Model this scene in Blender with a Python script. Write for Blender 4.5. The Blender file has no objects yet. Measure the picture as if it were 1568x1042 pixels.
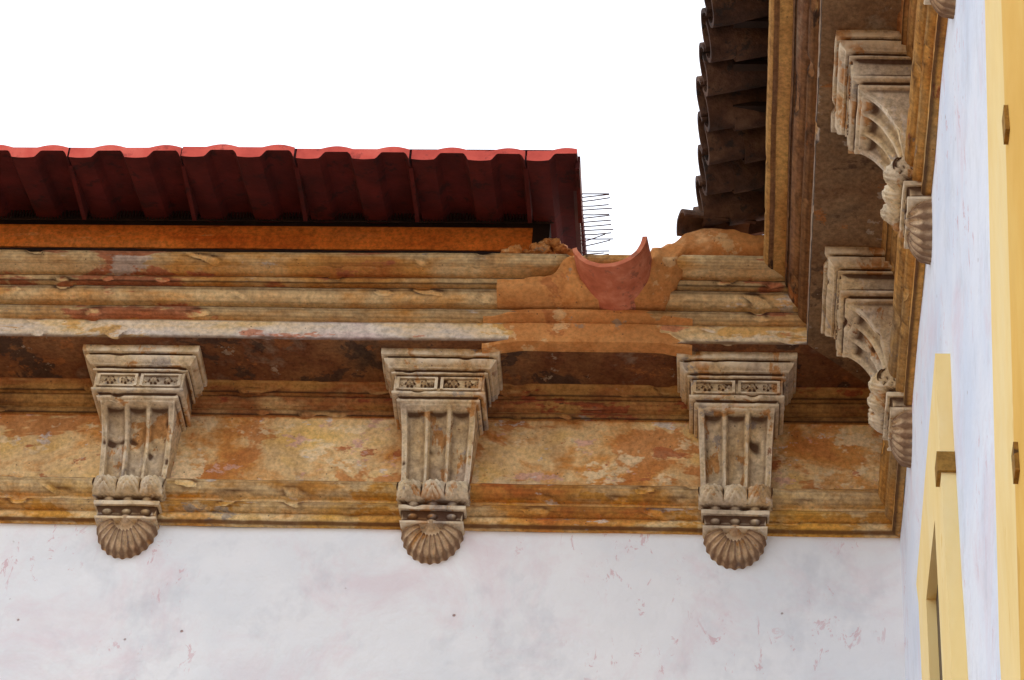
import bpy, math, random
import numpy as np
from mathutils import Vector, Matrix, noise
random.seed(7)
H=7.3
scene=bpy.context.scene
# ------------------------------------------------------------------ helpers
def lin(r,g,b):
    f=lambda c:(c/255/12.92) if c/255<=0.04045 else ((c/255+0.055)/1.055)**2.4
    return (f(r),f(g),f(b),1)
def nz(x,y,z): return noise.noise(Vector((x,y,z)))
def link(o,parent=None):
    bpy.context.collection.objects.link(o)
    if parent: o.parent=parent
    return o
def empty(name):
    o=bpy.data.objects.new(name,None); link(o); return o
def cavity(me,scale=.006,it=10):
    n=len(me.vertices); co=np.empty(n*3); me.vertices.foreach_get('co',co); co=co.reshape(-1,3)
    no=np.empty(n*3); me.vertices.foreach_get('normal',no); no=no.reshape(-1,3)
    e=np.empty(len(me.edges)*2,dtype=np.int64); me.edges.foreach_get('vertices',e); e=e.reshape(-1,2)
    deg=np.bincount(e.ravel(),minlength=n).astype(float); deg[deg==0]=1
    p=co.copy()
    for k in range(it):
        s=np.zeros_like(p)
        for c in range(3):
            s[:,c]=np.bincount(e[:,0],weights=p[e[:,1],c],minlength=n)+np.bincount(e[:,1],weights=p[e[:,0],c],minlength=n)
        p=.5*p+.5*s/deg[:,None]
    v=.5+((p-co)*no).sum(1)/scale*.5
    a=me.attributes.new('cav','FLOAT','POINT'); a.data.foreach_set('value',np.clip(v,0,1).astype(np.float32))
def mesh_obj(name,verts,faces,mats,fm=None,parent=None,angle=32,smooth=True,cav=0):
    me=bpy.data.meshes.new(name); me.from_pydata([tuple(v) for v in verts],[],faces)
    for m in mats: me.materials.append(m)
    if fm:
        for p,i in zip(me.polygons,fm): p.material_index=i
    me.update()
    if cav: cavity(me,cav)
    if smooth:
        for p in me.polygons: p.use_smooth=True
        me.update()
        try: me.set_sharp_from_angle(angle=math.radians(angle))
        except Exception: pass
    me.update()
    o=bpy.data.objects.new(name,me); return link(o,parent)
class B:
    def __init__(s): s.v=[];s.f=[];s.m=[]
    def grid(s,P,mi=0,matf=None,flip=False,close=False):
        n=len(P);k=len(P[0]);b=len(s.v)
        for row in P: s.v+=row
        for i in range(n-1):
            for j in range(k if close else k-1):
                j2=(j+1)%k
                q=(b+i*k+j,b+(i+1)*k+j,b+(i+1)*k+j2,b+i*k+j2)
                if flip:q=q[::-1]
                s.f.append(q); s.m.append(matf(i,j) if matf else mi)
    def box(s,x0,x1,y0,y1,z0,z1,mi=0):
        b=len(s.v)
        s.v+=[(x,y,z) for z in(z0,z1) for y in(y0,y1) for x in(x0,x1)]
        for q in((0,2,3,1),(4,5,7,6),(0,1,5,4),(2,6,7,3),(0,4,6,2),(1,3,7,5)):
            s.f.append(tuple(b+i for i in q)); s.m.append(mi)
    def poly(s,pts,mi=0):
        b=len(s.v); s.v+=pts; s.f.append(tuple(range(b,b+len(pts)))); s.m.append(mi)
    def obj(s,name,mats,parent=None,**k): return mesh_obj(name,s.v,s.f,mats,s.m,parent,**k)

# ------------------------------------------------------------------ materials
def newmat(name):
    m=bpy.data.materials.new(name); m.use_nodes=True
    return m,m.node_tree,m.node_tree.nodes["Principled BSDF"]
class N:
    def __init__(s,nt):
        s.nt=nt; g=nt.nodes.new("ShaderNodeNewGeometry"); s.pos=g.outputs["Position"]
    def map(s,scale=(1,1,1),off=(0,0,0)):
        m=s.nt.nodes.new("ShaderNodeMapping"); m.inputs["Scale"].default_value=scale; m.inputs["Location"].default_value=off
        s.nt.links.new(s.pos,m.inputs[0]); return m.outputs[0]
    def noise(s,sc,det=4,rough=.6,scale=(1,1,1),off=(0,0,0),dist=0):
        n=s.nt.nodes.new("ShaderNodeTexNoise"); n.inputs["Scale"].default_value=sc; n.inputs["Detail"].default_value=det
        n.inputs["Roughness"].default_value=rough; n.inputs["Distortion"].default_value=dist
        s.nt.links.new(s.map(scale,off),n.inputs["Vector"]); return n.outputs[0]
    def vor(s,sc,feature='F1',off=(0,0,0),scale=(1,1,1)):
        n=s.nt.nodes.new("ShaderNodeTexVoronoi"); n.inputs["Scale"].default_value=sc; n.feature=feature
        s.nt.links.new(s.map(scale,off),n.inputs["Vector"]); return n.outputs["Distance"]
    def ramp(s,fac,stops):
        r=s.nt.nodes.new("ShaderNodeValToRGB"); e=r.color_ramp.elements
        while len(e)<len(stops): e.new(.5)
        for i,(p,c) in enumerate(stops):
            e[i].position=p; e[i].color=c if not isinstance(c,(int,float)) else (c,c,c,1)
        s.nt.links.new(fac,r.inputs[0]); return r.outputs[0]
    def mix(s,fac,a,b,mode='MIX'):
        m=s.nt.nodes.new("ShaderNodeMix"); m.data_type='RGBA'; m.blend_type=mode
        for sock,v in((m.inputs[0],fac),(m.inputs[6],a),(m.inputs[7],b)):
            if hasattr(v,'links') : s.nt.links.new(v,sock)
            else: sock.default_value=v
        return m.outputs[2]
    def math(s,op,a,b):
        m=s.nt.nodes.new("ShaderNodeMath"); m.operation=op
        for sock,v in((m.inputs[0],a),(m.inputs[1],b)):
            if hasattr(v,'links'): s.nt.links.new(v,sock)
            else: sock.default_value=v
        return m.outputs[0]
    def bump(s,bsdf,h,strength=.5,dist=.01):
        b=s.nt.nodes.new("ShaderNodeBump"); b.inputs["Strength"].default_value=strength; b.inputs["Distance"].default_value=dist
        s.nt.links.new(h,b.inputs["Height"]); s.nt.links.new(b.outputs[0],bsdf.inputs["Normal"])
    def attr(s,name):
        a=s.nt.nodes.new("ShaderNodeAttribute"); a.attribute_name=name; return a.outputs["Fac"]

def weathered(name,base,patches,grime=.5,seed=0,stretch=(.45,.45,1.3),groove=None,edge=None,bump=.6,fine=.58,pits=True,da=.85):
    m,nt,bs=newmat(name); n=N(nt); o=seed*3.7
    c=n.ramp(n.noise(4.2,5,.64,stretch,(o,o,o),.3),base)
    for i,(col,sc,th) in enumerate(patches):
        f=n.noise(sc,5,.68,stretch,(o+5*i+2,o-3*i,o+i*7),.4 if i==0 else 0)
        mk=n.ramp(f,[(th,0.0),(th+.025,1.0)])
        c=n.mix(n.math('MULTIPLY',mk,.82),c,col)
    g=n.ramp(n.noise(5.5,4,.7,(.8,.8,.55),(o+9,o,o)),[(.38,0.0),(.68,1.0)])
    c=n.mix(n.math('MULTIPLY',g,grime),c,(.38,.25,.16,1),'MULTIPLY')
    if fine<.98:
        fn=n.noise(60,3,.7,off=(o,0,0))
        c=n.mix(1.0,c,n.ramp(fn,[(.3,fine),(.62,1.08)]),'MULTIPLY')
    if pits:
        sp=n.ramp(n.vor(38,off=(o,o,0)),[(.05,1.0),(.13,0.0)])
        spm=n.ramp(n.noise(9,1,.5,off=(o,4,0)),[(.52,0.0),(.58,.9)])
        c=n.mix(n.math('MULTIPLY',sp,spm),c,(.06,.045,.035,1))
    if edge:
        a=n.ramp(n.attr('cav'),[(.12,1.0),(.42,0.0)])
        c=n.mix(n.math('MULTIPLY',a,n.ramp(n.noise(14,2,.6,off=(o,1,1)),[(.42,.08),(.62,.75)])),c,edge)
    if groove:
        a=n.ramp(n.attr('cav'),[(.54,0.0),(.80,1.0)])  # concave vertices are pulled toward the darker groove colour
        c=n.mix(n.math('MULTIPLY',a,da),c,groove)
    nt.links.new(c,bs.inputs["Base Color"]); bs.inputs["Roughness"].default_value=.9
    bs.inputs["Specular IOR Level"].default_value=.2
    n.bump(bs,n.noise(42,4,.72),bump,.011)
    return m
CREAM=lin(236,206,154);OCH=lin(224,164,82);OR=lin(206,118,54);RED=lin(168,84,54);GREY=lin(168,158,146);WHT=lin(230,218,204);BRN=lin(100,70,48);DK=lin(62,48,40);YEL=lin(234,184,92);LIL=lin(212,186,184)
M_base=weathered("paint_base_mould",[(.3,OR),(.42,OCH),(.52,CREAM),(.66,YEL)],[(GREY,7,.64),(WHT,9,.62),(lin(220,158,62),6,.57)],.38,1,groove=lin(84,46,22),edge=CREAM)
M_frz=weathered("paint_frieze",[(.3,lin(192,112,56)),(.42,lin(214,152,82)),(.52,lin(234,200,146)),(.66,lin(232,190,112))],[(lin(202,132,72),3.6,.52),(lin(238,212,168),5.5,.54),(lin(180,104,66),7,.61),(lin(222,176,156),8,.60),(lin(222,212,204),10,.625)],.55,2,(.6,.6,1.0),fine=.66)
M_bed=weathered("paint_bed_mould",[(.3,lin(144,98,56)),(.45,lin(198,150,86)),(.56,lin(174,112,66)),(.7,lin(216,184,128))],[(GREY,9,.64),(DK,8,.67),(RED,7,.62)],.5,3,groove=lin(50,32,22),edge=lin(214,178,120))
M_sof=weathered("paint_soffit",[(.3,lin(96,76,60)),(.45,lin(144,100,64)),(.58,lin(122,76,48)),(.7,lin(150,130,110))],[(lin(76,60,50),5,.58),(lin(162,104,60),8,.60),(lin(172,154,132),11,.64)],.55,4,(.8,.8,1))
M_fas=weathered("paint_fascia",[(.3,lin(220,170,102)),(.42,CREAM),(.58,WHT),(.70,LIL)],[(lin(220,170,92),6,.56),(lin(206,130,92),8,.59),(GREY,9,.65)],.25,5,(.4,.4,1.5),groove=lin(90,60,40),edge=WHT,fine=.66)
M_top=weathered("paint_top_mould",[(.3,lin(204,126,66)),(.42,lin(228,168,92)),(.53,lin(238,208,156)),(.68,lin(226,172,106))],[(lin(202,118,84),6,.55),(WHT,9,.63),(GREY,10,.65)],.35,6,(.35,.35,1.5),groove=lin(54,31,18),edge=lin(242,216,162),da=.95,fine=.66)
M_cor=weathered("paint_corbel",[(.3,lin(206,164,110)),(.45,lin(226,200,156)),(.6,lin(216,198,170)),(.72,lin(190,172,152))],[(lin(200,138,70),8,.565),(lin(170,160,152),10,.61),(lin(230,214,192),7,.60),(lin(142,88,52),12,.65)],.5,7,(1,1,.6),groove=lin(74,45,27),edge=lin(238,222,194),da=.92)
M_shell=weathered("paint_shell",[(.3,lin(194,156,118)),(.5,lin(216,188,152)),(.7,lin(192,170,148))],[(lin(216,160,92),9,.6),(GREY,10,.62)],.3,8,(1,1,1),groove=lin(96,62,42),edge=lin(230,210,180),da=.75)
S_base=weathered("paint_base_mould_side_shaded",[(.3,lin(156,96,52)),(.45,OCH),(.58,lin(196,156,98)),(.7,lin(156,134,106))],[(GREY,7,.62),(RED,8,.64)],.5,21,(1.3,.45,1.3),groove=lin(66,40,26),edge=CREAM)  # darker copy of the base moulding palette: side-run shade and grime in the colour
S_frz=weathered("paint_frieze_side_shaded",[(.3,lin(120,72,42)),(.45,lin(156,100,58)),(.6,lin(170,120,70)),(.7,lin(140,110,80))],[(DK,6,.6)],.6,22,(.7,.7,1))  # frieze colours darkened for the shaded side, shade painted in with the grime
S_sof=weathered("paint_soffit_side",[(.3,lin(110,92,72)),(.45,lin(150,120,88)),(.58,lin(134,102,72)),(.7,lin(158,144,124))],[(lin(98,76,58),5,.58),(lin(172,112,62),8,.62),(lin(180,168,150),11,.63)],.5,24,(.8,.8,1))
S_fas=weathered("paint_fascia_side_shaded",[(.3,lin(154,118,86)),(.45,lin(184,160,134)),(.6,lin(168,148,132)),(.7,lin(194,150,100))],[(lin(186,114,58),6,.6),(DK,8,.65),(lin(212,202,188),10,.60)],.45,25,(1.5,.4,1.5),groove=lin(48,34,28),edge=lin(226,208,174))  # side fascia: shadow on this run is mixed into the colour, plus grime
S_top=weathered("paint_top_mould_side_shaded",[(.3,lin(122,80,50)),(.45,lin(164,118,74)),(.6,lin(142,102,74)),(.72,lin(172,148,120))],[(lin(188,116,60),6,.58),(DK,8,.63)],.5,26,(1.5,.35,1.5),groove=lin(34,23,17),edge=lin(236,188,114),da=.95)  # upper mouldings toned down: side shadow put into the colour, with darker grime
S_roll=weathered("paint_roll_side",[(.3,lin(196,130,66)),(.5,lin(226,176,104)),(.7,lin(214,160,100))],[(lin(150,96,54),6,.6)],.4,27,(1.5,.35,1.5),groove=lin(34,23,17),edge=lin(246,206,130))
M_patch=weathered("render_patch",[(.3,lin(196,126,66)),(.45,lin(216,154,92)),(.6,lin(206,138,78)),(.7,lin(226,176,122))],[(lin(184,116,68),4,.59),(lin(226,186,134),7,.60),(lin(168,148,126),9,.66)],.4,9,(.8,.8,1.2),bump=.45,fine=.74,pits=True)
M_board=weathered("orange_board",[(.3,lin(226,112,40)),(.5,lin(252,146,60)),(.7,lin(246,158,84))],[(lin(168,84,38),5,.64),(lin(250,176,104),7,.64)],.4,10,(.3,.3,2),bump=.3,pits=False)

def wallmat(name,tint,seed):
    m,nt,bs=newmat(name); n=N(nt); o=seed*5.1
    c=n.ramp(n.noise(1.6,4,.6,off=(o,0,0)),[(.35,tint[0]),(.5,tint[1]),(.65,tint[2])])
    pk=n.ramp(n.noise(2.6,6,.7,off=(o+3,2,0),dist=.6),[(.50,0.0),(.68,1.0)])
    c=n.mix(n.math('MULTIPLY',pk,.36),c,lin(224,194,202))
    gr=n.ramp(n.noise(2.9,5,.7,(1,1,.7),(o+8,2,5)),[(.54,0.0),(.70,1.0)])
    c=n.mix(n.math('MULTIPLY',gr,.40),c,lin(186,192,202))
    v=n.ramp(n.vor(9,off=(o,1,2)),[(.03,1.0),(.06,0.0)])
    vm=n.ramp(n.noise(6,1,.6,off=(o,7,1)),[(.48,0.0),(.53,1.0)])
    vv=n.math('MULTIPLY',v,vm)
    c=n.mix(n.math('MULTIPLY',vv,.85),c,lin(150,110,98))
    sc=n.ramp(n.noise(14,5,.78,(1,1,.45),(o+2,8,3),.8),[(.59,0.0),(.62,1.0)])
    sm=n.ramp(n.noise(2.2,2,.6,off=(o,3,9)),[(.49,0.0),(.57,1.0)])
    c=n.mix(n.math('MULTIPLY',n.math('MULTIPLY',sc,sm),.55),c,lin(208,160,168))
    nt.links.new(c,bs.inputs["Base Color"]); bs.inputs["Roughness"].default_value=.88; bs.inputs["Specular IOR Level"].default_value=.2
    h=n.math('ADD',n.math('MULTIPLY',n.noise(6,4,.62),1.4),n.math('MULTIPLY',vv,-.6))
    n.bump(bs,h,.55,.018)
    return m
M_wall=wallmat("limewash_white",[lin(228,232,237),lin(237,239,242),lin(243,244,246)],1)
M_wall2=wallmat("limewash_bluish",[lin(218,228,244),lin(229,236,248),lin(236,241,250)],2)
M_yel=weathered("pale_yellow_paint",[(.3,lin(243,213,142)),(.5,lin(247,221,156)),(.7,lin(249,228,172))],[(lin(236,200,122),3,.62)],.08,11,(1,1,.5),bump=.05,fine=1,pits=False)
M_yel2=weathered("yellow_paint",[(.3,lin(226,178,84)),(.5,lin(232,186,94)),(.7,lin(236,196,108))],[(lin(216,168,80),4,.62)],.08,12,(1,1,.5),bump=.05,fine=1,pits=False)
M_brn=weathered("brown_stud",[(.3,lin(140,102,46)),(.7,lin(172,132,64))],[(DK,8,.65)],.3,13,bump=.3)
def simple(name,cols,sc=6,rough=.8,bump=.3,spots=None,stretch=(1,1,1)):
    m,nt,bs=newmat(name); n=N(nt)
    c=n.ramp(n.noise(sc,4,.65,stretch),[(.3,cols[0]),(.5,cols[1]),(.7,cols[2])])
    if spots:
        c=n.mix(n.ramp(n.noise(sc*2.2,5,.7,off=(4,4,4)),[(.56,0.0),(.63,.8)]),c,spots)
    nt.links.new(c,bs.inputs["Base Color"]); bs.inputs["Roughness"].default_value=rough; bs.inputs["Specular IOR Level"].default_value=.3
    n.bump(bs,n.noise(40,3,.7),bump,.008); return m
M_tile=simple("new_clay_tile",[lin(172,58,46),lin(206,82,66),lin(222,108,90)],5,.7,.25,spots=lin(150,54,44))
M_tileu=simple("clay_tile_underside_shaded",[lin(60,12,7),lin(76,17,10),lin(92,24,16)],7,.95,.3,spots=lin(44,14,10))  # same clay much darker: under-eave shade put into the underside colour
M_old=simple("old_clay_tile",[lin(48,34,27),lin(80,54,40),lin(112,84,64)],8,.95,.8,spots=lin(44,40,38))
M_spout=simple("spout_clay",[lin(170,90,62),lin(196,112,80),lin(220,146,112)],9,.8,.4,spots=lin(146,92,72))
M_dark=simple("dark_timber",[lin(30,18,13),lin(40,26,19),lin(54,38,28)],9,.9,.4)
M_wire=simple("spike_plastic",[lin(60,34,36),lin(74,42,44),lin(80,50,52)],9,.6,.1)
M_ground=simple("courtyard_paving",[lin(126,98,70),lin(142,112,80),lin(156,126,94)],1.3,.9,.4)
M_glass=simple("window_dark",[lin(60,50,38),lin(76,62,46),lin(90,74,56)],4,.5,.1)

# ------------------------------------------------------------------ ground
g=B(); g.poly([(-200,-200,0),(200,-200,0),(200,200,0),(-200,200,0)]); g.obj("ground",[M_ground],smooth=False)

# ------------------------------------------------------------------ building walls
bld=empty("white_courtyard_building")
def wallgrid(fn,n,k):
    return [[fn(i/n,j/k) for j in range(k+1)] for i in range(n+1)]
w=B()
w.grid(wallgrid(lambda a,b:(-9+9*a,.006*nz(a*22,b*20,1)*(0 if a>.999 else 1),b*(H+.9)),180,160),flip=True)
w.obj("back_wall",[M_wall],bld)
w=B()
w.grid(wallgrid(lambda a,b:(.006*nz(a*22,b*20,4)*(0 if a<.001 else 1),-9*a,b*(H+.9)),180,160),flip=True)
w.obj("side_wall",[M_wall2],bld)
w=B(); w.box(-9,-.3,.05,6,0,H+.84); w.box(.05,6,-9,6,0,H+.84); w.obj("wall_core",[M_wall],bld,smooth=False)
# ------------------------------------------------------------------ cornice
prof=[(.0,-.012),(.020,-.012),(.027,-.006),(.027,.028),(.018,.031),(.036,.035),(.046,.040),(.052,.050),(.051,.060),(.034,.064),(.034,.082),(.052,.086),(.064,.096),(.071,.110),(.073,.124),(.068,.138),(.056,.148),(.022,.152),
 (.018,.156),(.018,.20),(.018,.25),(.018,.30),(.018,.35),(.018,.40),(.018,.448),
 (.034,.452),(.034,.474),(.026,.478),(.044,.484),(.056,.498),(.060,.514),(.050,.517),(.074,.521),(.074,.545),(.080,.562),
 (.12,.566),(.17,.567),(.22,.567),(.27,.566),(.300,.565),(.309,.567),(.312,.573),(.312,.60),(.312,.645),(.302,.649),(.302,.653),(.325,.655),(.338,.664),(.343,.673),(.341,.684),(.308,.688),(.308,.699),(.345,.702),(.360,.710),(.371,.722),(.377,.734),(.374,.748),(.342,.752),(.342,.762),(.382,.764),(.387,.774),(.388,.784),(.370,.788),(.370,.798),(.400,.800)]
for k in range(9):
    a=math.radians(-125+k*27); prof.append((.437+.025*math.cos(a),.822+.025*math.sin(a)))
prof+=[(.40,.852),(.25,.860)]
rp=[]
for (a,b) in zip(prof[:-1],prof[1:]):
    L=math.hypot(b[0]-a[0],b[1]-a[1]); n=max(1,int(round(L/.0065)))
    for i in range(n): t=i/n; rp.append((a[0]+(b[0]-a[0])*t,a[1]+(b[1]-a[1])*t))
rp.append(prof[-1])
def zone(d,z):
    if z<.153: return 0
    if z<.449: return 1
    if z<.563 and d<.1: return 2
    if z<.5685 and d<.305: return 3
    if z<.650: return 4
    if z<.799: return 5
    return 6
def wear(s,d,z,seed):
    dd=.0030*nz(s*2.3,z*5,seed)+.0014*nz(s*11,z*14,seed+3)+.0010*nz(s*34,z*40+d*30,seed+5)
    if z>.02 and not (.16<z<.44):
        c=nz(s*9.5,z*22+d*12,seed+8)
        if c>.36: dd-=min(.010,(c-.36)*.08)
    dz=.0035*nz(s*1.3,d*3,seed+11)+.0010*nz(s*9,d*9+z*6,seed+13)
    return dd,dz
def cornice(kind,L,step,seed,name,parent,mats):
    n=int(L/step); P=[]
    for i in range(n+1):
        row=[]
        for (d,z) in rp:
            S=d+(L-d)*i/n
            dd,dz=wear(S,d,z,seed)
            fade=min(1,i/6); dd*=fade
            D=d+dd
            row.append((-S,-D,z+dz*fade+H) if kind=='back' else (-D,-S,z+dz*fade+H))
        P.append(row)
    b=B(); b.grid(P,matf=lambda i,j:zone((rp[j][0]+rp[j+1][0])/2,(rp[j][1]+rp[j+1][1])/2),flip=(kind!='back'))
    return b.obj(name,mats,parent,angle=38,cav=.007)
cor=empty("moulded_cornice")
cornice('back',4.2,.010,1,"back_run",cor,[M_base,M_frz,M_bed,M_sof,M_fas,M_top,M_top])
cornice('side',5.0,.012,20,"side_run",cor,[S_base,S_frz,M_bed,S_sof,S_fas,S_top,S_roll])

# ------------------------------------------------------------------ corbels
def lerp(a,b,t): return a+(b-a)*t
def smooth_t(t): return t*t*(3-2*t)
def corbel_mesh(seed):
    rings=[]
    def add(w,D,z,fl=0,lo=0): rings.append((w,D,z,fl,lo))
    add(.205,.268,.572);add(.205,.268,.558);add(.205,.268,.545);add(.202,.266,.541)
    add(.187,.250,.539);add(.187,.250,.533);add(.195,.256,.531);add(.193,.254,.524);add(.187,.248,.516);add(.180,.240,.510);add(.176,.236,.504)
    add(.161,.222,.502);add(.161,.222,.496);add(.167,.226,.494);add(.167,.226,.488);add(.158,.217,.486)
    add(.155,.214,.482);add(.155,.214,.465);add(.155,.214,.448);add(.155,.214,.430);add(.155,.214,.418)
    add(.161,.219,.416);add(.161,.219,.408);add(.156,.214,.405);add(.140,.198,.403);add(.140,.198,.397);add(.144,.201,.394);add(.142,.199,.388);add(.132,.190,.384)
    K=26
    for k in range(K+1):
        t=k/K; a=math.radians(72*(1-t))
        D=.076+.112*(1-math.cos(a))/(1-math.cos(math.radians(72)))
        z=.118+.262*math.sin(a)/math.sin(math.radians(72))
        fl=.027*min(1,k/2.0)
        add(lerp(.130,.116,t),D,z,fl,0)
    for k in range(13):
        a=math.radians(85-k*15)
        D=.080+.040*max(0,math.cos(a)); z=.090+.036*math.sin(a)
        add(.121,D,z,.016*max(0,1-k/3),.030*math.sin(math.pi*min(1,(k+1)/12)))
    add(.106,.062,.050);add(.104,.056,.046);add(.104,.056,.038)
    add(.113,.078,.036);add(.114,.080,.028);add(.113,.078,.020);add(.104,.064,.018);add(.102,.060,.010);add(.102,.060,-.008);add(.102,.060,-.020)
    add(.108,.068,-.022);add(.106,.066,-.029);add(.09,.04,-.032);add(.08,.02,-.034);add(.08,.0,-.034)
    NF=72;NS=12
    P=[]
    for ri,(w,D,z,fl,lo) in enumerate(rings):
        row=[]; D0=-.01; pts=[]
        for j in range(NS): pts.append((-w,lerp(D0,D,j/NS),0))
        for j in range(NF+1): pts.append((lerp(-w,w,j/NF),D,1))
        for j in range(NS): pts.append((w,lerp(D,D0,(j+1)/NS),0))
        for (u,d,fr) in pts:
            if fr and (fl or lo):
                q=(u/w+1)/2
                m=.05
                if m<q<1-m and fl:
                    c=((q-m)/(1-2*m)*3)%1
                    e=min(c,1-c)
                    ch=0 if e<.08 else math.sqrt(max(0,1-((c-.5)/.42)**2))**.8
                    d-=fl*ch
                if lo:
                    lb=abs(math.sin(math.pi*q*3))**.6
                    d+=lo*(lb-.65)
                    d+=.005*math.sin((q*3%1-.5)*26*(1 if (q*3%1)>.5 else -1)+z*260)*lb
            x=u+.0018*nz(u*9+seed,z*9,d*9)
            if lo and not fr: x+= (1 if u>0 else -1)*.004*math.sin(d*260+z*120)
            dd=.0018*nz(u*14+seed,z*12,3)+.0012*nz(u*40,z*40,seed)
            c2=nz(u*13+seed*2,z*17,d*9+7)
            if c2>.33: dd-=(c2-.33)*.04
            zz=z+.0012*nz(u*12,d*12,seed+4)
            row.append((x,-(d+dd) if d>.01 else -d,zz))
        P.append(row)
    b=B(); b.grid(P,flip=False)
    def disc(cx,cz,R,D,pet,hh):
        rr=[]
        for i in range(7):
            r=R*i/6; row=[]
            for j in range(40):
                a=2*math.pi*j/40; pm=abs(math.cos(a*pet/2)); rad=r*(.72+.28*pm); t=i/6
                hgt=hh*( (.95 if t<.2 else .3 if t<.35 else (.35+.65*math.sin(math.pi*min(1,(t-.3)/.7)))*(.35+.65*pm)) if t<.99 else -.3)
                row.append((cx+rad*math.cos(a),-(D+hgt),cz+rad*math.sin(a)))
            rr.append(row)
        b.grid(rr,close=True,flip=True)
    for cx in(-.076,.076):
        for sx in(-1,1):
            b.box(cx+sx*.066-.005,cx+sx*.066+.005,-.2215,-.205,.425,.477)
        b.box(cx-.061,cx+.061,-.2205,-.205,.472,.478); b.box(cx-.061,cx+.061,-.2205,-.205,.423,.429)
        disc(cx-.024,.450,.021,.2105,6,.014); disc(cx+.026,.450,.017,.2105,5,.012)
        disc(cx+.050,.452,.010,.2105,4,.008); disc(cx-.051,.448,.009,.2105,4,.008)
    for cx in(-.066,0,.066):
        for (cz,R,D,q) in((-.001,.022,.056,.6),(.046,.024,.060,.8)):
            rr=[]
            for i in range(7):
                a=math.pi/2*i/6; rr.append([(cx+R*math.sin(a)*math.cos(2*math.pi*j/18),-(D+.018*math.cos(a)-.002),cz+R*q*math.sin(a)*math.sin(2*math.pi*j/18)) for j in range(18)])
            b.grid(rr,close=True,flip=True)
    nb=len(b.f)
    NA=110;NR=22;rr=[]
    for i in range(NR+1):
        t=i/NR; row=[]
        for j in range(NA+1):
            ph=math.radians(lerp(-100,100,j/NA))
            rib=.5+.5*math.cos((j/NA-.5)*2*math.pi*13)
            rx=.104*(1+.05*rib*t); rz=.132*(1+.045*rib*t)
            x=rx*t*math.sin(ph); z=-.018-rz*t*math.cos(ph)*(1 if math.cos(ph)>0 else .5)
            dome=.054*math.sqrt(max(0,1-(t*.97)**2.6))
            d=dome+.012*rib*math.sin(math.pi*min(1,t))**.6*(t>.38)
            if t<.20: d+=.016*math.cos(t/.20*math.pi/2)
            elif t<.42: d-=.018*math.sin((t-.20)/.22*math.pi)
            if i==NR: d=-.004
            d+=.003*nz(x*26,z*26,seed)
            row.append((x,-d,z))
        rr.append(row)
    b.grid(rr,flip=True)
    b.m=[0]*nb+[1]*(len(b.f)-nb)
    return b
positions=[('b',-2.61,0),('b',-1.565,1),('b',-.548,2),('b',-3.62,3),('s',-.60,4),('s',-1.56,5),('s',-2.52,6),('s',-3.5,7)]
for kind,p,sd in positions:
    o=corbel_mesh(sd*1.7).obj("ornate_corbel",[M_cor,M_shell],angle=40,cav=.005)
    if kind=='b': o.location=(p,0,H)
    else: o.location=(0,p,H); o.rotation_euler=(0,0,-math.pi/2)

# ------------------------------------------------------------------ repaired render around the spout
pp=[(-1.372,.762),(-1.25,.765),(-1.19,.775),(-1.13,.835),(-1.10,.83),(-1.06,.775),(-.98,.745),(-.90,.78),(-.865,.835),(-.84,.875),(-.78,.915),(-.72,.965),(-.66,.985),(-.58,.97),(-.50,.945),(-.44,.955),(-.36,.94)]
pb=[(-1.372,.692),(-.92,.692),(-.80,.70),(-.70,.845),(-.36,.85)]
def interp(tab,x):
    for (a,b) in zip(tab[:-1],tab[1:]):
        if a[0]<=x<=b[0]: return lerp(a[1],b[1],smooth_t((x-a[0])/(b[0]-a[0])))
    return tab[-1][1] if x>tab[-1][0] else tab[0][1]
P=[];NX=170;NV=44
for i in range(NX+1):
    x=lerp(-1.372,-.36,i/NX); zt=interp(pp,x)+.010*nz(x*14,0,2)+.004*nz(x*40,0,2); zb=interp(pb,x)+.006*nz(x*9,3,2); row=[]
    row.append((x,-.29,zb+H))
    for j in range(NV+1):
        t=j/NV; z=lerp(zb,zt,t)
        d=.368+.048*math.sin(min(1,t*2.2)*math.pi/2)
        if z>.74: d+=.05*min(1,(z-.74)/.06)*min(1,abs(x+.975)/.13)
        d-=.035*max(0,t-.8)/.2
        r_=math.hypot(x+.972,z-.818)
        d+=.020*math.exp(-((r_-.145)/.022)**2)
        d+=.008*nz(x*7,z*9,1)+.004*nz(x*24,z*24,6)
        row.append((x,-d,z+H))
    row.append((x,-.25,zt+.004+H)); P.append(row)
b=B(); b.grid(P); b.poly([P[0][j] for j in range(len(P[0]))])
rs=random.Random(3)
def lump(b,c,r,seed,sq=(1,1,.7)):
    rr=[]
    for i in range(9):
        a=math.pi*i/8; row=[]
        for j in range(14):
            q=2*math.pi*j/14; v=Vector((math.sin(a)*math.cos(q),math.sin(a)*math.sin(q),math.cos(a)))
            k=r*(1+.6*noise.noise(v*1.8+Vector((seed,0,0)))+.2*noise.noise(v*5+Vector((seed,0,0))))
            row.append((c[0]+v.x*k*sq[0],c[1]+v.y*k*sq[1],c[2]+v.z*k*sq[2]))
        rr.append(row)
    b.grid(rr,close=True,flip=True)
for k in range(46):
    x=rs.uniform(-1.40,-1.11); lump(b,(x,-.42+rs.uniform(-.03,.02),H+.845+rs.uniform(-.01,.02)+ max(0,.05-abs(x+1.19)*.5)),rs.uniform(.010,.024),k)
b.obj("plaster_repair",[M_patch],cor,angle=50)
P=[]
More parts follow.
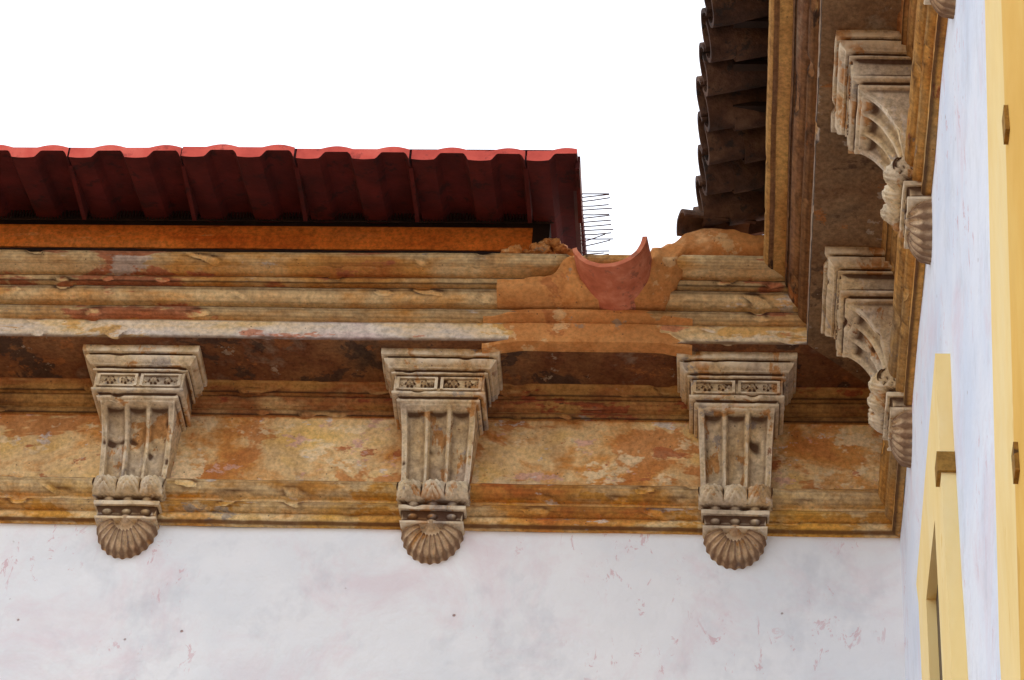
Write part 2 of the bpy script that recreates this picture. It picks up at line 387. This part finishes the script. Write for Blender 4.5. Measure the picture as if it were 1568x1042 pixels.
for i in range(101):
    x=lerp(-1.42,-.70,i/100); row=[]
    e=min(x+1.42,-.70-x)
    for (d,z) in[(.26,.562),(.300,.5625),(.311,.565),(.3135,.573),(.3135,.59),(.3138,.61),(.314,.63),(.314,.645),(.306,.650),(.328,.657),(.342,.667),(.343,.682),(.30,.684)]:
        k=.004-.016*max(0,1-e/.16)+.008*nz(x*16,z*22,8)*max(0,1-e/.22)
        row.append((x,-(d+k+.0022*nz(x*9,z*10,3)),z+.0025*nz(x*7,d*9,5)+H-(.001 if k>0 else -k)))
    P.append(row)
b=B(); b.grid(P); b.obj("fascia_repair",[M_patch],cor)

# ------------------------------------------------------------------ spout tile
def barrel(b,p0,p1,r0,r1,th,up=True,roll=0,a0=-90,a1=90,n=20,m=6,mi=0,jit=0,seed=0):
    p0=Vector(p0);p1=Vector(p1); ax=(p1-p0).normalized(); side=ax.cross(Vector((0,0,1))).normalized(); upv=side.cross(ax)
    def ringp(p,r,k): 
        a=math.radians(lerp(a0,a1,k/n)+roll); s=-1 if up else 1
        return p+side*(r*math.sin(a))+upv*(s*r*math.cos(a))
    O=[];I=[]
    for i in range(m+1):
        t=i/m; p=p0.lerp(p1,t); r=lerp(r0,r1,t)
        O.append([tuple(ringp(p,r+jit*nz(k*.4,i*.9,seed),k)) for k in range(n+1)])
        I.append([tuple(ringp(p,r-th+jit*nz(k*.4,i*.9,seed),k)) for k in range(n+1)])
    b.grid(O,mi,flip=up); b.grid(I,mi,flip=not up)
    for e,fl in((0,False),(m,True)): b.grid([O[e],I[e]],mi,flip=fl)
    b.grid([[O[i][0] for i in range(m+1)],[I[i][0] for i in range(m+1)]],mi); b.grid([[O[i][n] for i in range(m+1)],[I[i][n] for i in range(m+1)]],mi,flip=True)
b=B(); barrel(b,(-.985,-.575,H+.806),(-.952,-.30,H+.810),.130,.132,.016,True,roll=6,n=36,jit=.002,a0=-80,a1=82)
b.obj("terracotta_spout_tile",[M_spout],angle=45)

# ------------------------------------------------------------------ new tiled roof (back wing)
roof=empty("new_clay_tile_roof")
XE=-1.086;YE=-.82;ZE=.952
seams=[XE]; x=-1.261
while x>-5: seams.append(x); x-=.3925
def prof_tile(q):
    q%=1
    if q<.42: return -.010-.004*math.sin(math.pi*q/.42), .034
    t=(q-.42)/.58; s=math.sin(math.pi*t)
    return -.010+.030*min(1,s*2.2)**.8, .034+.013*s
b=B()
def sheet(xa,xb,phase,nw,seed):
    r=random.Random(seed); dz=r.uniform(-.003,.003); dy=r.uniform(-.010,.010); tl=r.uniform(-.005,.005)
    n=int(30*nw)
    for (row_i,(y0,y1)) in enumerate([(YE,YE+.40),(YE+.30,YE+.75),(YE+.62,YE+1.1)]):
        yy=[y0+dy*(row_i==0)]+[lerp(y0,y1,k/6) for k in range(1,7)]
        T=[];U=[]
        for y in yy:
            lift=.2*(y-YE)+.014*row_i
            rt_=[];ru=[]
            for k in range(n+1):
                q=phase+nw*k/n; x=lerp(xa,xb-.007,k/n)
                lo_,hi=prof_tile(q); base=ZE+lift+dz+tl*(k/n)
                rt_.append((x,y,base+hi+H)); ru.append((x,y,base+lo_+H))
            T.append(rt_);U.append(ru)
        b.grid(T,0);b.grid(U,1,flip=True)
        b.grid([U[0],T[0]],0)
        b.grid([[p[0] for p in U],[p[0] for p in T]],1); b.grid([[p[-1] for p in U],[p[-1] for p in T]],1,flip=True)
        if row_i==0:
            b.box(xb-.013,xb+.001,YE+.06,YE+.33,ZE+.0+H,ZE+.06+H,1)
for i in range(1,len(seams)):
    xb=seams[i-1];xa=seams[i]
    if i==1: sheet(xa,xb,.0,.90,i)
    else: sheet(xa,xb,.0,2,i)
b.obj("tiles",[M_tile,M_tileu],roof,angle=30)
b=B(); P=[[(-6,.22,H+1.19),(-1.1,.22,H+1.19)],[(-6,4,H+2.4),(-4.2,4,H+2.4)]]; b.grid(P)
P=[[(-6,YE+.05,ZE+H+.080),(XE-.01,YE+.05,ZE+H+.080)],[(-6,.3,H+1.30),(XE-.01,.3,H+1.30)]]; b.grid(P)
b.obj("upper_slope",[M_tileu],roof,smooth=False)
b=B(); P=[]
for i in range(121):
    x=lerp(-5,-1.265,i/120); e=.003*nz(x*5,0,0)
    P.append([(x,-.36,H+.912+e),(x,-.392,H+.912+e),(x,-.398,H+.96),(x,-.392,H+1.018)])
b.grid(P); b.obj("eave_board",[M_board],roof)
b=B(); b.box(-5,-1.20,-.27,-.20,H+.80,H+1.12); b.box(-1.264,-1.205,-.40,-.25,H+.905,H+1.04)  # dark infill standing in for the shade in the recess behind the board
b.box(-5,-1.265,-.390,-.36,H+1.019,H+1.06)
P=[]
for i in range(241):
    x=lerp(-5,-1.23,i/240); e=.006*nz(x*4,1,0)+.003*nz(x*17,1,3)
    P.append([(x,-.405,H+.872),(x,-.41,H+.891+e),(x,-.395,H+.895+e),(x,-.39,H+.872)])
b.grid(P)
b.obj("eave_shade_infill",[M_dark],roof,smooth=False)
b=B(); x=-1.2
while x>-4.2:
    b.box(x-.0022,x+.0022,-.432,-.428,H+1.006,H+1.05); x-=.011
b.box(-4.2,-1.19,-.434,-.430,H+1.005,H+1.009)
b.obj("eave_comb",[M_dark],roof,smooth=False)
b=B(); rs=random.Random(11)
for k in range(17):
    y=lerp(-.57,-.14,k/16); z=ZE+.2*(y-YE)+.014; L=.095+rs.uniform(-.008,.004); dz=rs.uniform(.004,.016); dy=rs.uniform(-.012,.012)
    if k>11: L*=rs.uniform(.6,1.0); dz+=rs.uniform(0,.02)
    p0=Vector((XE-.02,y,z+H)); p1=p0+Vector((L+.02,dy,dz)); pm=(p0+p1)/2+Vector((0,0,rs.uniform(-.003,.003)))
    rr=[]
    for p in(p0,pm,p1): rr.append([(p.x,p.y+.0022*math.cos(a*math.pi/3),p.z+.0022*math.sin(a*math.pi/3)) for a in range(6)])
    b.grid(rr,close=True,flip=True)
b.box(XE-.03,XE-.012,-.60,-.10,H+1.02,H+1.028)
b.obj("bird_spike_comb",[M_wire])

# ------------------------------------------------------------------ old tiled roof (side wing)
b=B(); rs=random.Random(21)
y=-.40;k=0
while y>-4.6:
    xe=-.692+.022*min(-y,1.6)+rs.uniform(-.010,.008)
    z=.985+rs.uniform(-.006,.006)
    barrel(b,(xe,y,H+z+.02),(.1,y+rs.uniform(-.01,.01),H+z+.20),.080,.072,.015,False,n=12,m=8,jit=.004,seed=k)
    barrel(b,(xe+.006,y-.085,H+z+.062),(.1,y-.085,H+z+.25),.080,.074,.015,True,n=12,m=8,jit=.004,seed=k+50)
    if rs.random()<.7:
        barrel(b,(xe+.11+rs.uniform(-.02,.02),y-.085+rs.uniform(-.01,.01),H+z+.06),(.1,y-.085,H+z+.22),.07,.066,.012,True,n=10,m=6,jit=.005,seed=k+90)
    y-=.158+rs.uniform(-.005,.005);k+=1
barrel(b,(-.745,-.47,H+.965),(-.50,-.40,H+1.0),.058,.055,.013,False,n=12,m=6,jit=.004,seed=4)
P=[[(-.63,-.38,H+1.045),(-.63,-4.8,H+1.045)],[(.3,-.38,H+1.30),(.3,-4.8,H+1.30)]]; b.grid(P)
b.obj("old_clay_tile_roof",[M_old],angle=40)
b=B(); b.box(-.43,-.38,-5,-.40,H+.85,H+1.10)
for k in range(24):
    b.box(-.57,-.43,-.62-.19*k-.015,-.62-.19*k+.015,H+1.0,H+1.02)
b.obj("side_eave_timbers",[M_dark],bld,smooth=False)

# ------------------------------------------------------------------ window surrounds on the side wall
def prism(b,pts,x0,x1,mi=0):
    n=len(pts); base=len(b.v)
    b.v+=[(x0,y,z+H) for y,z in pts]+[(x1,y,z+H) for y,z in pts]
    b.f.append(tuple(range(base,base+n)));b.m.append(mi); b.f.append(tuple(range(base+2*n-1,base+n-1,-1)));b.m.append(mi)
    for i in range(n):
        j=(i+1)%n; b.f.append((base+i,base+j,base+n+j,base+n+i)); b.m.append(mi)
win=empty("window_surround")
b=B()
prism(b,[(-1.05,-3.2),(-1.05,-1.0),(-1.0,-.90),(-1.90,-.80),(-1.90,-3.2),(-1.66,-3.2),(-1.66,-1.16),(-1.30,-1.16),(-1.30,-3.2)],.004,-.036)
b.obj("frame",[M_yel],win,smooth=False)
b=B(); prism(b,[(-1.84,-1.19),(-1.84,-1.13),(-1.91,-1.13),(-1.91,-1.19)],.003,-.046); b.obj("stud",[M_brn],win,smooth=False)
b=B(); prism(b,[(-1.301,-3.2),(-1.301,-1.161),(-1.659,-1.161),(-1.659,-3.2)],.003,-.010); b.obj("shutter",[M_glass],win,smooth=False)
win2=empty("window_surround")
b=B(); prism(b,[(-3.56,-1.26),(-3.30,-1.90),(-3.08,-2.50),(-3.0,-3.5),(-6,-3.5),(-6,-.2),(-3.75,-.2)],.004,-.06); b.obj("frame",[M_yel],win2,smooth=False)
b=B(); prism(b,[(-3.96,-1.4),(-3.83,-1.81),(-3.60,-2.45),(-3.44,-2.9),(-3.3,-3.5),(-6,-3.5),(-6,-.2),(-4.2,-.2)],-.058,-.074); b.obj("inner_frame",[M_yel2],win2,smooth=False)
b=B(); prism(b,[(-3.83,-1.93),(-3.83,-1.87),(-3.87,-1.87),(-3.87,-1.93)],-.055,-.082); prism(b,[(-3.62,-2.53),(-3.62,-2.47),(-3.66,-2.47),(-3.66,-2.53)],-.055,-.082); b.obj("studs",[M_brn],win2,smooth=False)

# ------------------------------------------------------------------ camera
th=math.radians(40); psi=math.radians(6.2); r=0.0805
fwd=Vector((-math.sin(psi)*math.cos(th),math.cos(psi)*math.cos(th),math.sin(th)))
right=Vector((math.cos(psi),math.sin(psi),0)); up=right.cross(fwd)
R=right*math.cos(r)+up*math.sin(r); U=-right*math.sin(r)+up*math.cos(r)
cam=bpy.data.cameras.new("camera"); cam.sensor_width=36; cam.lens=36*4100/1568; cam.clip_end=1000
co=bpy.data.objects.new("camera",cam); link(co); co.matrix_world=Matrix(((R.x,U.x,-fwd.x,-.5574),(R.y,U.y,-fwd.y,-7.2940),(R.z,U.z,-fwd.z,1.9775),(0,0,0,1)))
scene.camera=co
# ------------------------------------------------------------------ light
sd=Vector((.55,.60,.62)).normalized()
L=bpy.data.lights.new("sun",'SUN'); L.energy=3.4; L.angle=math.radians(.5); L.color=(1,.90,.76)
lo=bpy.data.objects.new("sun",L); link(lo); lo.rotation_euler=(-sd).to_track_quat('-Z','Y').to_euler()
wd=bpy.data.worlds.new("World"); scene.world=wd; wd.use_nodes=True; nt=wd.node_tree
bg=nt.nodes["Background"]; sk=nt.nodes.new("ShaderNodeTexSky"); sk.sky_type='NISHITA'; sk.sun_disc=False
sk.sun_elevation=math.asin(sd.z); sk.sun_rotation=math.atan2(sd.x,sd.y)
nt.links.new(sk.outputs[0],bg.inputs[0]); bg.inputs[1].default_value=.08
hz=nt.nodes.new("ShaderNodeBackground"); hz.inputs[0].default_value=(.955,.975,1,1); hz.inputs[1].default_value=1.45
ad=nt.nodes.new("ShaderNodeAddShader"); nt.links.new(bg.outputs[0],ad.inputs[0]); nt.links.new(hz.outputs[0],ad.inputs[1]); nt.links.new(ad.outputs[0],nt.nodes["World Output"].inputs[0])
scene.view_settings.view_transform='Standard'; scene.view_settings.look='None'; scene.view_settings.exposure=0
